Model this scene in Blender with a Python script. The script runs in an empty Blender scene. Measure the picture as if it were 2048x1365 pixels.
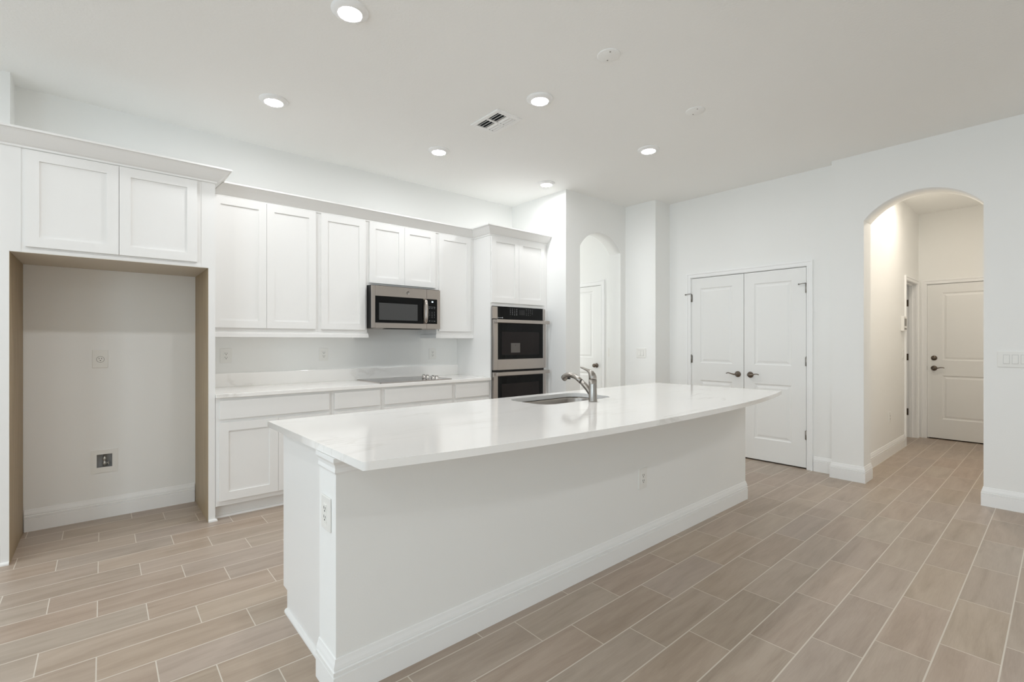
import bpy, bmesh, math, random
from mathutils import Vector, Matrix
random.seed(4)
SC = bpy.context.scene
COL = SC.collection
PI = math.pi

# ------------------------------------------------------------------ camera, world, lights, exposure
cam_d = bpy.data.cameras.new('camera')
cam = bpy.data.objects.new('camera', cam_d)
COL.objects.link(cam)
cam.location = (0.0, 0.0, 1.28)
cam.rotation_euler = (PI / 2, 0.0, math.radians(49.305 - 90.0))
cam_d.sensor_fit = 'HORIZONTAL'
cam_d.sensor_width = 36.0
cam_d.lens = 952.0 / 2048.0 * 36.0
cam_d.shift_y = 1.5 / 2048.0
cam_d.clip_start = 0.05
SC.camera = cam

world = bpy.data.worlds.new('daylight_sky')
SC.world = world
world.use_nodes = True
wn = world.node_tree.nodes
wn['Background'].inputs[0].default_value = (0.80, 0.90, 1.0, 1)
wn['Background'].inputs[1].default_value = 1.0

def area_light(name, loc, direction, sx, sy, power, color):
    d = bpy.data.lights.new(name, 'AREA')
    d.shape = 'RECTANGLE'
    d.size, d.size_y = sx, sy
    d.energy = power
    d.color = color
    o = bpy.data.objects.new(name, d)
    COL.objects.link(o)
    o.location = loc
    o.rotation_euler = Vector(direction).to_track_quat('-Z', 'Y').to_euler()
    return o

# strength of each group of light sources, added fills included (windows in W, lens radiance for the ceiling lights)
GAIN = dict(left_window=34, patio_window=74, rear_window=1, passage_fill=21, kitchen=190, side=200, living=215, far=60, hall=205, passage=40)
DAY = (0.74, 0.90, 1.0)
area_light('daylight_left_window', (-4.55, 2.45, 1.28), (1, 0, 0), 3.3, 2.3, GAIN['left_window'], DAY)
area_light('daylight_patio_window', (-4.55, -1.95, 1.28), (1, 0, 0), 2.6, 2.3, GAIN['patio_window'], DAY)
area_light('daylight_rear_window', (1.6, -3.76, 1.6), (0, 1, 0), 1.5, 1.3, GAIN['rear_window'], (0.88, 0.95, 1.0))
area_light('passage_fill_light', (4.10, 5.35, 1.5), (1, -0.15, 0), 1.0, 1.5, GAIN['passage_fill'], (0.95, 0.985, 1.0))  # added unseen fill that brightens the passage; the wall has no window here
CAN_COL = (0.96, 0.98, 1.0)

SC.view_settings.view_transform = 'Standard'
SC.view_settings.look = 'None'
SC.view_settings.gamma = 1.0
SC.view_settings.use_curve_mapping = False
SC.view_settings.exposure = 0.10
SC.cycles.use_denoising = True
SC.cycles.max_bounces = 14
SC.cycles.diffuse_bounces = 9
SC.cycles.glossy_bounces = 5
SC.cycles.sample_clamp_indirect = 6.0
SC.cycles.caustics_reflective = False
SC.cycles.caustics_refractive = False

# ------------------------------------------------------------------ materials
def lin(r, g, b):
    f = lambda c: ((c / 255 + 0.055) / 1.055) ** 2.4 if c > 10 else c / 255 / 12.92
    return (f(r), f(g), f(b), 1)

def mat(name, rgb, rough=0.5, metal=0.0, bump=None, emit=None, aniso=0.0, coat=0.0, spec=None):
    m = bpy.data.materials.new(name)
    m.use_nodes = True
    nt = m.node_tree
    b = nt.nodes['Principled BSDF']
    b.inputs['Base Color'].default_value = lin(*rgb)
    b.inputs['Roughness'].default_value = rough
    b.inputs['Metallic'].default_value = metal
    if aniso:
        b.inputs['Anisotropic'].default_value = aniso
    if coat:
        b.inputs['Coat Weight'].default_value = coat
        b.inputs['Coat Roughness'].default_value = 0.05
    if spec is not None:
        b.inputs['Specular IOR Level'].default_value = spec
    if emit:
        b.inputs['Emission Color'].default_value = (*emit[0], 1)
        b.inputs['Emission Strength'].default_value = emit[1]
    if bump:
        scale, dist, strength = bump
        tc = nt.nodes.new('ShaderNodeTexCoord')
        nz = nt.nodes.new('ShaderNodeTexNoise')
        nz.inputs['Scale'].default_value = scale
        nz.inputs['Detail'].default_value = 3
        bp = nt.nodes.new('ShaderNodeBump')
        bp.inputs['Distance'].default_value = dist
        bp.inputs['Strength'].default_value = strength
        nt.links.new(tc.outputs['Object'], nz.inputs['Vector'])
        nt.links.new(nz.outputs['Fac'], bp.inputs['Height'])
        nt.links.new(bp.outputs['Normal'], b.inputs['Normal'])
    return m

M = {}
M['wall'] = mat('white_wall_paint', (242, 242, 240), 0.65, bump=(140, 0.0012, 0.22))
M['ceiling'] = mat('textured_ceiling_paint', (245, 245, 243), 0.8, bump=(60, 0.003, 0.42))
M['trim'] = mat('white_trim_paint', (244, 244, 243), 0.38)
M['cab'] = mat('white_cabinet_paint', (236, 235, 233), 0.36)
M['door'] = mat('white_door_paint', (239, 239, 237), 0.42)
M['plate'] = mat('white_plastic', (238, 237, 233), 0.35)
M['slot'] = mat('dark_slot', (40, 38, 36), 0.6)
M['gap'] = mat('shadow_gap_black', (14, 14, 14), 0.9)
M['steel'] = mat('brushed_stainless_steel', (184, 176, 170), 0.27, 1.0, aniso=0.4)
M['sink'] = mat('brushed_sink_steel', (172, 166, 160), 0.3, 1.0)
M['nickel'] = mat('brushed_nickel', (166, 161, 155), 0.24, 1.0)
M['bronze'] = mat('dark_satin_nickel', (118, 108, 98), 0.3, 1.0)
M['hinge'] = mat('satin_nickel_hinge', (150, 146, 140), 0.35, 1.0)
M['darkhinge'] = mat('oil_rubbed_hinge', (88, 76, 62), 0.45, 0.8)
M['black'] = mat('black_glass', (8, 8, 8), 0.06, spec=0.2)
M['window'] = mat('smoked_oven_window', (34, 29, 28), 0.1, spec=0.2)
M['mwwindow'] = mat('grey_microwave_window_mesh', (66, 66, 66), 0.16)
M['blackplastic'] = mat('black_plastic', (16, 16, 17), 0.4)
M['legend'] = mat('pale_printed_legend', (168, 170, 172), 0.5)
M['display'] = mat('lit_display', (200, 220, 230), 0.4, emit=((0.75, 0.9, 1.0), 0.9))
M['darkdisplay'] = mat('unlit_display', (4, 4, 5), 0.05)
M['patch'] = mat('grey_patch', (98, 94, 90), 0.6)
M['soffit'] = mat('pale_melamine', (212, 204, 190), 0.5)
M['cooktop'] = mat('dark_ceramic_cooktop', (62, 56, 54), 0.07)
M['burner'] = mat('printed_burner_ring', (88, 82, 79), 0.12)
M['chrome'] = mat('polished_knob_metal', (205, 202, 200), 0.14, 1.0)
M['ventshade'] = mat('duct_shade_dark', (30, 34, 38), 0.8)
M['boxgrey'] = mat('grey_box_inside', (176, 176, 175), 0.6)
M['brass'] = mat('valve_metal', (196, 194, 188), 0.35, 0.7)
M['screen'] = mat('grey_lcd_screen', (120, 116, 106), 0.3)
for k_ in ('kitchen', 'side', 'living', 'far', 'hall', 'passage'):
    M['lens_' + k_] = mat('lit_lens_' + k_, (255, 255, 255), 0.5, emit=((1.0, 0.90, 0.78) if k_ == 'hall' else CAN_COL, GAIN[k_]))

def wood_mat():
    m = bpy.data.materials.new('unfinished_maple_veneer')
    m.use_nodes = True
    nt = m.node_tree
    b = nt.nodes['Principled BSDF']
    tc = nt.nodes.new('ShaderNodeTexCoord')
    mp = nt.nodes.new('ShaderNodeMapping')
    mp.inputs['Scale'].default_value = (14, 14, 0.9)
    nz = nt.nodes.new('ShaderNodeTexNoise')
    nz.inputs['Scale'].default_value = 3
    nz.inputs['Detail'].default_value = 5
    cr = nt.nodes.new('ShaderNodeValToRGB')
    cr.color_ramp.elements[0].color = lin(152, 132, 102)
    cr.color_ramp.elements[1].color = lin(170, 151, 122)
    cr.color_ramp.elements[0].position = 0.3
    cr.color_ramp.elements[1].position = 0.7
    nt.links.new(tc.outputs['Object'], mp.inputs[0])
    nt.links.new(mp.outputs[0], nz.inputs['Vector'])
    nt.links.new(nz.outputs['Fac'], cr.inputs[0])
    nt.links.new(cr.outputs[0], b.inputs['Base Color'])
    b.inputs['Roughness'].default_value = 0.5
    return m
M['maple'] = wood_mat()

def quartz_mat():
    m = bpy.data.materials.new('white_veined_quartz')
    m.use_nodes = True
    nt = m.node_tree
    b = nt.nodes['Principled BSDF']
    tc = nt.nodes.new('ShaderNodeTexCoord')
    mp = nt.nodes.new('ShaderNodeMapping')
    mp.inputs['Rotation'].default_value = (0.1, 0.1, 0.22)
    mp.inputs['Scale'].default_value = (0.55, 2.6, 1.6)
    n1 = nt.nodes.new('ShaderNodeTexNoise')
    n1.inputs['Scale'].default_value = 1.6
    n1.inputs['Detail'].default_value = 7
    n1.inputs['Roughness'].default_value = 0.55
    n1.inputs['Distortion'].default_value = 0.7
    a = nt.nodes.new('ShaderNodeMath'); a.operation = 'SUBTRACT'; a.inputs[1].default_value = 0.5
    ab = nt.nodes.new('ShaderNodeMath'); ab.operation = 'ABSOLUTE'
    mr = nt.nodes.new('ShaderNodeMapRange')
    mr.inputs['From Min'].default_value = 0.0
    mr.inputs['From Max'].default_value = 0.022
    mr.inputs['To Min'].default_value = 0.6
    mr.inputs['To Max'].default_value = 0.0
    n2 = nt.nodes.new('ShaderNodeTexNoise')
    n2.inputs['Scale'].default_value = 2.1
    n2.inputs['Detail'].default_value = 2
    mr2 = nt.nodes.new('ShaderNodeMapRange')
    mr2.inputs['From Min'].default_value = 0.45
    mr2.inputs['From Max'].default_value = 0.68
    mu = nt.nodes.new('ShaderNodeMath'); mu.operation = 'MULTIPLY'
    mx = nt.nodes.new('ShaderNodeMix'); mx.data_type = 'RGBA'
    mx.inputs['A'].default_value = lin(246, 244, 241)
    mx.inputs['B'].default_value = lin(214, 210, 204)
    L = nt.links.new
    L(tc.outputs['Object'], mp.inputs[0]); L(mp.outputs[0], n1.inputs['Vector'])
    L(n1.outputs['Fac'], a.inputs[0]); L(a.outputs[0], ab.inputs[0]); L(ab.outputs[0], mr.inputs[0])
    L(tc.outputs['Object'], n2.inputs['Vector']); L(n2.outputs['Fac'], mr2.inputs[0])
    L(mr.outputs[0], mu.inputs[0]); L(mr2.outputs[0], mu.inputs[1])
    L(mu.outputs[0], mx.inputs['Factor']); L(mx.outputs['Result'], b.inputs['Base Color'])
    b.inputs['Roughness'].default_value = 0.09
    return m
M['quartz'] = quartz_mat()

def tile_mat():
    """wood-look porcelain planks 0.542 x 0.1845 m, each row stepped a third, pale grout"""
    m = bpy.data.materials.new('wood_look_plank_tile')
    m.use_nodes = True
    nt = m.node_tree
    L = nt.links.new
    b = nt.nodes['Principled BSDF']
    def math_(op, a, bb=None):
        n = nt.nodes.new('ShaderNodeMath'); n.operation = op
        for i, v in enumerate((a, bb)):
            if v is None: continue
            if isinstance(v, (int, float)): n.inputs[i].default_value = v
            else: L(v, n.inputs[i])
        return n.outputs[0]
    tc = nt.nodes.new('ShaderNodeTexCoord')
    sp = nt.nodes.new('ShaderNodeSeparateXYZ')
    L(tc.outputs['Object'], sp.inputs[0])
    X, Y = sp.outputs[0], sp.outputs[1]
    H, W = 0.1845, 0.542
    v = math_('DIVIDE', math_('SUBTRACT', Y, 0.1650), H)
    j = math_('FLOOR', v)
    fv = math_('FRACT', v)
    u = math_('DIVIDE', math_('ADD', math_('ADD', X, 0.2), math_('MULTIPLY', math_('SUBTRACT', j, 13), W / 3)), W)
    i = math_('FLOOR', u)
    fu = math_('FRACT', u)
    def edge(f, size, g):
        d = math_('MINIMUM', f, math_('SUBTRACT', 1.0, f))
        return math_('LESS_THAN', math_('MULTIPLY', d, size), g)
    grout = math_('MAXIMUM', edge(fu, W, 0.0022), edge(fv, H, 0.0027))
    cid = nt.nodes.new('ShaderNodeCombineXYZ')
    L(i, cid.inputs[0]); L(j, cid.inputs[1])
    wn_ = nt.nodes.new('ShaderNodeTexWhiteNoise'); wn_.noise_dimensions = '3D'
    L(cid.outputs[0], wn_.inputs['Vector'])
    # grain, shifted per plank
    off = nt.nodes.new('ShaderNodeVectorMath'); off.operation = 'SCALE'
    L(wn_.outputs['Color'], off.inputs[0]); off.inputs['Scale'].default_value = 37.0
    add = nt.nodes.new('ShaderNodeVectorMath'); add.operation = 'ADD'
    L(tc.outputs['Object'], add.inputs[0]); L(off.outputs[0], add.inputs[1])
    mp = nt.nodes.new('ShaderNodeMapping'); mp.inputs['Scale'].default_value = (2.2, 15.0, 1.0)
    L(add.outputs[0], mp.inputs[0])
    n1 = nt.nodes.new('ShaderNodeTexNoise'); n1.inputs['Scale'].default_value = 1.0
    n1.inputs['Detail'].default_value = 5; n1.inputs['Distortion'].default_value = 0.8
    L(mp.outputs[0], n1.inputs['Vector'])
    mp2 = nt.nodes.new('ShaderNodeMapping'); mp2.inputs['Scale'].default_value = (8.0, 130.0, 1.0)
    L(add.outputs[0], mp2.inputs[0])
    n2 = nt.nodes.new('ShaderNodeTexNoise'); n2.inputs['Scale'].default_value = 1.0
    n2.inputs['Detail'].default_value = 3; n2.inputs['Distortion'].default_value = 1.5
    L(mp2.outputs[0], n2.inputs['Vector'])
    f1 = math_('ADD', math_('MULTIPLY', n1.outputs['Fac'], 0.75), math_('MULTIPLY', n2.outputs['Fac'], 0.25))
    cr = nt.nodes.new('ShaderNodeValToRGB')
    e = cr.color_ramp.elements
    e[0].position = 0.30; e[0].color = lin(158, 142, 126)
    e[1].position = 0.70; e[1].color = lin(182, 167, 152)
    mid = cr.color_ramp.elements.new(0.5); mid.color = lin(171, 155, 140)
    L(f1, cr.inputs[0])
    hv = nt.nodes.new('ShaderNodeHueSaturation')
    ws = nt.nodes.new('ShaderNodeSeparateXYZ'); L(wn_.outputs['Color'], ws.inputs[0])
    L(math_('ADD', 0.495, math_('MULTIPLY', ws.outputs[1], 0.010)), hv.inputs['Hue'])
    L(math_('ADD', 0.9, math_('MULTIPLY', ws.outputs[2], 0.2)), hv.inputs['Saturation'])
    L(cr.outputs[0], hv.inputs['Color'])
    L(math_('ADD', 0.94, math_('MULTIPLY', wn_.outputs['Value'], 0.10)), hv.inputs['Value'])
    mx = nt.nodes.new('ShaderNodeMix'); mx.data_type = 'RGBA'
    L(grout, mx.inputs['Factor']); L(hv.outputs[0], mx.inputs['A'])
    mx.inputs['B'].default_value = lin(208, 199, 186)
    L(mx.outputs['Result'], b.inputs['Base Color'])
    b.inputs['Roughness'].default_value = 0.38
    bp = nt.nodes.new('ShaderNodeBump'); bp.inputs['Distance'].default_value = 0.0012; bp.inputs['Strength'].default_value = 0.5
    L(math_('SUBTRACT', math_('MULTIPLY', n2.outputs['Fac'], 0.25), grout), bp.inputs['Height'])
    L(bp.outputs['Normal'], b.inputs['Normal'])
    return m
M['tile'] = tile_mat()

# ------------------------------------------------------------------ mesh helpers
class MB:
    def __init__(s):
        s.bm = bmesh.new(); s.mi = 0
    def face(s, pts):
        f = s.bm.faces.new([s.bm.verts.new(p) for p in pts]); f.material_index = s.mi; return f
    def box(s, x0, x1, y0, y1, z0, z1, bev=0.0):
        bm = s.bm
        v = [bm.verts.new((x, y, z)) for x in (x0, x1) for y in (y0, y1) for z in (z0, z1)]
        fs = []
        for q in ((0, 1, 3, 2), (4, 6, 7, 5), (0, 4, 5, 1), (2, 3, 7, 6), (0, 2, 6, 4), (1, 5, 7, 3)):
            f = bm.faces.new([v[k] for k in q]); f.material_index = s.mi; fs.append(f)
        if bev > 0:
            es = list({e for f in fs for e in f.edges})
            r = bmesh.ops.bevel(bm, geom=es, offset=bev, segments=2, affect='EDGES', profile=0.5)
            for f in r['faces']: f.material_index = s.mi
        return s
    def prism(s, pts, fn, a, b):
        """polygon pts (2-D) extruded from a to b; fn(p, q, t) -> xyz"""
        bm = s.bm
        A = [bm.verts.new(fn(p, q, a)) for p, q in pts]
        B = [bm.verts.new(fn(p, q, b)) for p, q in pts]
        n = len(pts)
        fs = [bm.faces.new(A), bm.faces.new(B[::-1])]
        for k in range(n):
            fs.append(bm.faces.new([A[k], B[k], B[(k + 1) % n], A[(k + 1) % n]]))
        for f in fs: f.material_index = s.mi
        return s
    def lathe(s, prof, fn, seg=32, caps=True, smooth=True):
        """prof [(r, t)], fn(cos*r, sin*r, t) -> xyz"""
        bm = s.bm; rings = []
        for r, t in prof:
            rings.append([bm.verts.new(fn(r * math.cos(2 * PI * k / seg), r * math.sin(2 * PI * k / seg), t)) for k in range(seg)])
        for a, b in zip(rings, rings[1:]):
            for k in range(seg):
                f = bm.faces.new([a[k], a[(k + 1) % seg], b[(k + 1) % seg], b[k]])
                f.material_index = s.mi; f.smooth = smooth
        if caps:
            for ring in (rings[0][::-1], rings[-1]):
                f = bm.faces.new(ring); f.material_index = s.mi
        return s
    def tube(s, path, seg=16, squash=None):
        """path [(x, y, z, r)], circle section swept along with parallel transport"""
        P = [Vector(p[:3]) for p in path]; R = [p[3] for p in path]
        T = []
        for k in range(len(P)):
            a = P[max(0, k - 1)]; b = P[min(len(P) - 1, k + 1)]
            T.append((b - a).normalized())
        n = Vector((1, 0, 0)) if abs(T[0].x) < 0.8 else Vector((0, 1, 0))
        n = (n - T[0] * n.dot(T[0])).normalized()
        rings = []
        for k in range(len(P)):
            n = (n - T[k] * n.dot(T[k])).normalized()
            c = T[k].cross(n)
            sq = squash[k] if squash else 1.0
            rings.append([s.bm.verts.new(P[k] + n * math.cos(2 * PI * i / seg) * R[k] + c * math.sin(2 * PI * i / seg) * R[k] * sq) for i in range(seg)])
        for a, b in zip(rings, rings[1:]):
            for i in range(seg):
                f = s.bm.faces.new([a[i], a[(i + 1) % seg], b[(i + 1) % seg], b[i]]); f.smooth = True; f.material_index = s.mi
        for ring in (rings[0][::-1], rings[-1]):
            f = s.bm.faces.new(ring); f.material_index = s.mi
        return s
    def sweep(s, path, prof, side=1, pre=None, post=None):
        """moulding: prof [(out, z)] swept along a floor polyline with mitred corners; side +1 = right of travel"""
        P = [Vector(p) for p in path]
        n = len(P)
        def nrm(a, b):
            d = (b - a).normalized(); return Vector((d.y, -d.x)) * side
        rings = []
        for k in range(n):
            a = P[k - 1] if k > 0 else (Vector(pre) if pre else None)
            b = P[k + 1] if k < n - 1 else (Vector(post) if post else None)
            if a is None: m = nrm(P[k], b)
            elif b is None: m = nrm(a, P[k])
            else:
                n1, n2 = nrm(a, P[k]), nrm(P[k], b)
                m = (n1 + n2); m = m / max(1e-6, m.dot(n1))
            rings.append([s.bm.verts.new((P[k].x + m.x * o, P[k].y + m.y * o, z)) for o, z in prof])
        q = len(prof)
        for a, b in zip(rings, rings[1:]):
            for i in range(q):
                f = s.bm.faces.new([a[i], a[(i + 1) % q], b[(i + 1) % q], b[i]]); f.material_index = s.mi
        for ring in (rings[0][::-1], rings[-1]):
            f = s.bm.faces.new(ring); f.material_index = s.mi
        return s

def link(name, me, parent=None, props=None):
    o = bpy.data.objects.new(name, me)
    COL.objects.link(o)
    if parent is not None: o.parent = parent
    for k, v in (props or {}).items(): o[k] = v
    return o

def world_loc(o):
    v = Vector((0, 0, 0))
    while o is not None:
        v += Vector(o.location); o = o.parent
    return v

def obj(name, mb, mats, parent=None, local=False, label=None, at=None):
    """link a mesh; vertices are in world space unless local; `at` sets its own origin"""
    if not isinstance(mats, (list, tuple)): mats = [mats]
    bmesh.ops.recalc_face_normals(mb.bm, faces=mb.bm.faces)
    me = bpy.data.meshes.new(name)
    base = Vector((0, 0, 0))
    if parent is not None and not local: base = world_loc(parent)
    if at is not None: base = base + Vector(at)
    if base.length > 0: bmesh.ops.translate(mb.bm, verts=mb.bm.verts, vec=-base)
    mb.bm.to_mesh(me); mb.bm.free()
    for m in mats: me.materials.append(M[m])
    o = link(name, me, parent)
    if at is not None: o.location = at
    if label: o['label'] = label
    return o

def thing(name, label, cat, loc=(0, 0, 0), rz=0.0, group=None):
    o = bpy.data.objects.new(name, None)
    COL.objects.link(o)
    o.empty_display_size = 0.1
    o.location = loc; o.rotation_euler = (0, 0, rz)
    o['label'] = label; o['category'] = cat
    if group: o['group'] = group
    return o

def tag(o, label, cat, group=None):
    o['label'] = label; o['category'] = cat
    if group: o['group'] = group
    return o

def struct(name, mb, m, label=None):
    o = obj(name, mb, m)
    o['kind'] = 'structure'
    if label: o['label'] = label
    return o

def struct_empty(name, loc, rz, label=None):
    o = bpy.data.objects.new(name, None)
    COL.objects.link(o); o.location = loc; o.rotation_euler = (0, 0, rz); o['kind'] = 'structure'
    if label: o['label'] = label
    return o

def copy_tree(o, parent=None):
    c = o.copy(); COL.objects.link(c)
    if parent is not None: c.parent = parent
    for ch in list(o.children): copy_tree(ch, c)
    return c

def text_polys(mb, s, size, fn, align='CENTER'):
    cu = bpy.data.curves.new('text', 'FONT')
    cu.body = s; cu.size = size; cu.align_x = align; cu.align_y = 'CENTER'; cu.resolution_u = 2
    to = bpy.data.objects.new('text', cu)
    COL.objects.link(to)
    dg = bpy.context.evaluated_depsgraph_get()
    dg.update()
    me = bpy.data.meshes.new_from_object(to.evaluated_get(dg))
    vs = [mb.bm.verts.new(fn(v.co.x, v.co.y)) for v in me.vertices]
    for p in me.polygons:
        try:
            f = mb.bm.faces.new([vs[i] for i in p.vertices]); f.material_index = mb.mi
        except ValueError: pass
    bpy.data.objects.remove(to); bpy.data.meshes.remove(me); bpy.data.curves.remove(cu)

# ------------------------------------------------------------------ the room
CZ = 2.985
YK = 4.563           # kitchen wall
XR = 3.925           # return wall beside the ovens
YA = 3.64            # wall with the small arch
XP = 5.025           # pier with the light switch
YP = 3.205
XD = 5.34            # pantry wall
XA = 5.22            # wall with the large arch
YH = 1.289           # hall side wall
XH = 8.31            # hall end wall

struct('floor', MB().box(-4.8, 8.7, -4.1, 7.1, -0.12, 0), 'tile')
struct('ceiling', MB().box(-4.8, 8.7, -4.1, 7.1, CZ, CZ + 0.12), 'ceiling')

def grid_cells(mb, us, vs, hole, fn):
    for u0, u1 in zip(us, us[1:]):
        for v0, v1 in zip(vs, vs[1:]):
            if hole(0.5 * (u0 + u1), 0.5 * (v0 + v1)): continue
            fn(u0, u1, v0, v1)

WB = (-0.034, 0.055, 0.366, 0.463)   # recess for the ice-maker box
m = MB()
grid_cells(m, (-4.6, WB[0], WB[1], XR + 0.155), (0, WB[2], WB[3], CZ),
           lambda u, v: WB[0] < u < WB[1] and WB[2] < v < WB[3],
           lambda a, b, c, d: m.box(a, b, YK, YK + 0.16, c, d))
struct('wall_back', m, 'wall')
struct('wall_pier', MB().box(-4.6, -0.444, 4.354, YK, 0, CZ), 'wall')
struct('wall_return', MB().box(XR, XR + 0.155, YA + 0.17, YK, 0, CZ), 'wall')
struct('wall_passage', MB().box(XR, XR + 0.155, YK + 0.16, 6.9, 0, CZ), 'wall')

def arch_pts(u0, u1, a0, a1, spring, apex, top, n=28):
    """outline of a wall u0..u1, 0..top with a segmental-arched opening a0..a1"""
    h = apex - spring; w = (a1 - a0) / 2; c = (a0 + a1) / 2
    r = (w * w + h * h) / (2 * h); cz = apex - r
    th = math.asin(w / r)
    pts = [(u0, 0), (a0, 0)]
    for k in range(n + 1):
        t = -th + 2 * th * k / n
        pts.append((c + r * math.sin(t), cz + r * math.cos(t)))
    pts += [(a1, 0), (u1, 0), (u1, top), (u0, top)]
    return pts

def arch_wall(mb, u0, u1, a0, a1, spring, apex, top, fn, t0, t1):
    """built as convex pieces so the curved soffit stays clean"""
    pts = arch_pts(u0, u1, a0, a1, spring, apex, top)
    arc = pts[2:-4]
    mb.prism([(u0, 0), (a0, 0), (a0, spring), (a0, top), (u0, top)], fn, t0, t1)
    mb.prism([(a1, 0), (u1, 0), (u1, top), (a1, top), (a1, spring)], fn, t0, t1)
    bm = mb.bm
    rows = []
    for p, q in arc:
        rows.append([bm.verts.new(fn(p, z, t)) for z, t in ((q, t0), (top, t0), (top, t1), (q, t1))])
    for a, b in zip(rows, rows[1:]):
        for k in range(4):
            f = bm.faces.new([a[k], a[(k + 1) % 4], b[(k + 1) % 4], b[k]])
            f.material_index = mb.mi
            if k == 3: f.smooth = True
    return mb

struct('wall_arch', arch_wall(MB(), XR, XP, 4.162, 4.926, 2.388, 2.588, CZ, lambda p, q, t: (p, t, q), YA, YA + 0.17), 'wall')
# pier and passage side wall in one plane, with the passage doorway
DP0, DP1, DPH = 4.028, 4.79, 2.038
m = MB()
m.box(XP, XD + 0.2, YP, DP0, 0, CZ); m.box(XP, XP + 0.14, DP1, 6.9, 0, CZ); m.box(XP, XP + 0.14, DP0, DP1, DPH, CZ)
m.box(XP + 0.14, XD + 0.2, DP0, DP1 + 0.3, 0, CZ)
struct('wall_passage_right', m, 'wall')
struct('wall_passage_end', MB().box(XR, XP, 6.5, 6.62, 0, CZ), 'wall')
# pantry wall with the double doorway
PD0, PD1, PDH = 1.686, 2.921, 2.040
m = MB()
m.box(XD, XD + 0.13, 1.44, PD0, 0, CZ); m.box(XD, XD + 0.13, PD1, YP, 0, CZ); m.box(XD, XD + 0.13, PD0, PD1, PDH, CZ)
m.box(XD + 0.13, XD + 0.16, 1.46, YP, 0, CZ)
struct('wall_pantry', m, 'wall')
struct('wall_right', arch_wall(MB(), -4.0, 1.44, 0.418, 1.19, 2.376, 2.570, CZ, lambda p, q, t: (t, p, q), XA, XA + 0.23), 'wall')
# hall side wall with its doorway
HD0, HD1, HDH = 7.515, 8.205, 2.045
m = MB()
m.box(XA + 0.23, HD0, YH, YH + 0.145, 0, CZ); m.box(HD1, XH, YH, YH + 0.145, 0, CZ); m.box(HD0, HD1, YH, YH + 0.145, HDH, CZ)
struct('wall_hall', m, 'wall')
struct('wall_hall_right', MB().box(XA + 0.23, XH, 0.02, 0.14, 0, CZ), 'wall')
HE0, HE1, HEH = 0.285, 1.204, 2.042
m = MB()
m.box(XH, XH + 0.14, -4.0, HE0, 0, CZ); m.box(XH, XH + 0.14, HE1, 6.9, 0, CZ); m.box(XH, XH + 0.14, HE0, HE1, HEH, CZ)
m.box(XH + 0.14, XH + 0.2, HE0 - 0.1, HE1 + 0.1, 0, CZ)
struct('wall_hall_end', m, 'wall')
struct('wall_closet', MB().box(7.2, XH, 2.4, 2.5, 0, CZ).box(7.1, 7.2, YH + 0.145, 2.5, 0, CZ), 'wall')
struct('wall_outer', MB().box(XR, XH + 0.2, 6.9, 7.0, 0, CZ), 'wall')
# the two glazed walls behind the photographer
m = MB()
grid_cells(m, (-4.0, -3.3, -0.6, 0.75, 4.15, 4.354), (0, 0.08, 2.48, CZ), lambda u, v: 0.75 < u < 4.15 or -3.3 < u < -0.6 and 0.08 < v < 2.48,
           lambda a, b, c, d: m.box(-4.72, -4.6, a, b, c, d))
struct('wall_left', m, 'wall')
m = MB()
grid_cells(m, (-4.72, 0.8, 2.4, XH + 0.14), (0, 0.9, 2.3, CZ), lambda u, v: 0.8 < u < 2.4 and 0.9 < v < 2.3,
           lambda a, b, c, d: m.box(a, b, -4.1, -3.8, c, d))
struct('wall_front', m, 'wall')
def window_frame(name, box, axis, n):
    m = MB()
    u0, u1, z0, z1, t0, t1 = box
    bars = [(u0, u0 + 0.06, z0, z1), (u1 - 0.06, u1, z0, z1), (u0, u1, z0, z0 + 0.06), (u0, u1, z1 - 0.06, z1)]
    bars += [(u0 + (u1 - u0) * k / n - 0.04, u0 + (u1 - u0) * k / n + 0.04, z0, z1) for k in range(1, n)]
    for a, b, c, d in bars:
        if axis == 'x': m.box(t0, t1, a, b, c, d)
        else: m.box(a, b, t0, t1, c, d)
    o = struct(name, m, 'trim')
    return o
window_frame('window_1', (0.75, 4.15, 0.08, 2.48, -4.70, -4.63), 'x', 2)
window_frame('window_3', (-3.3, -0.6, 0.08, 2.48, -4.70, -4.63), 'x', 2)
window_frame('window_2', (0.8, 2.4, 0.9, 2.3, -4.0, -3.93), 'y', 2)

# baseboards
BASE = [(0, 0), (0.014, 0), (0.014, 0.085), (0.0095, 0.0865), (0.0095, 0.0895), (0.014, 0.091), (0.014, 0.104),
        (0.0085, 0.1055), (0.0085, 0.109), (0.012, 0.112), (0.010, 0.122), (0.006, 0.134), (0.0035, 0.145), (0, 0.146)]
struct('baseboard_back', MB().sweep([(-0.400, YK), (0.560, YK)], BASE), 'trim')
struct('baseboard_pantry', MB().sweep([(XD, 1.625), (XD, 1.44), (XA, 1.44), (XA, 1.19), (XA + 0.23, 1.19), (XA + 0.23, YH), (7.452, YH)], BASE), 'trim')
struct('baseboard_right', MB().sweep([(XH - 0.03, 0.14), (XA + 0.23, 0.14), (XA + 0.23, 0.418), (XA, 0.418), (XA, -3.78)], BASE), 'trim')
struct('baseboard_pier', MB().sweep([(XD, 2.985), (XD, YP), (XP, YP), (XP, YA), (4.926, YA), (4.926, YA + 0.17)], BASE, side=-1), 'trim')
struct('baseboard_arch', MB().sweep([(4.162, YA + 0.17), (4.162, YA), (XR, YA), (XR, 3.93)], BASE, side=-1), 'trim')

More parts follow.
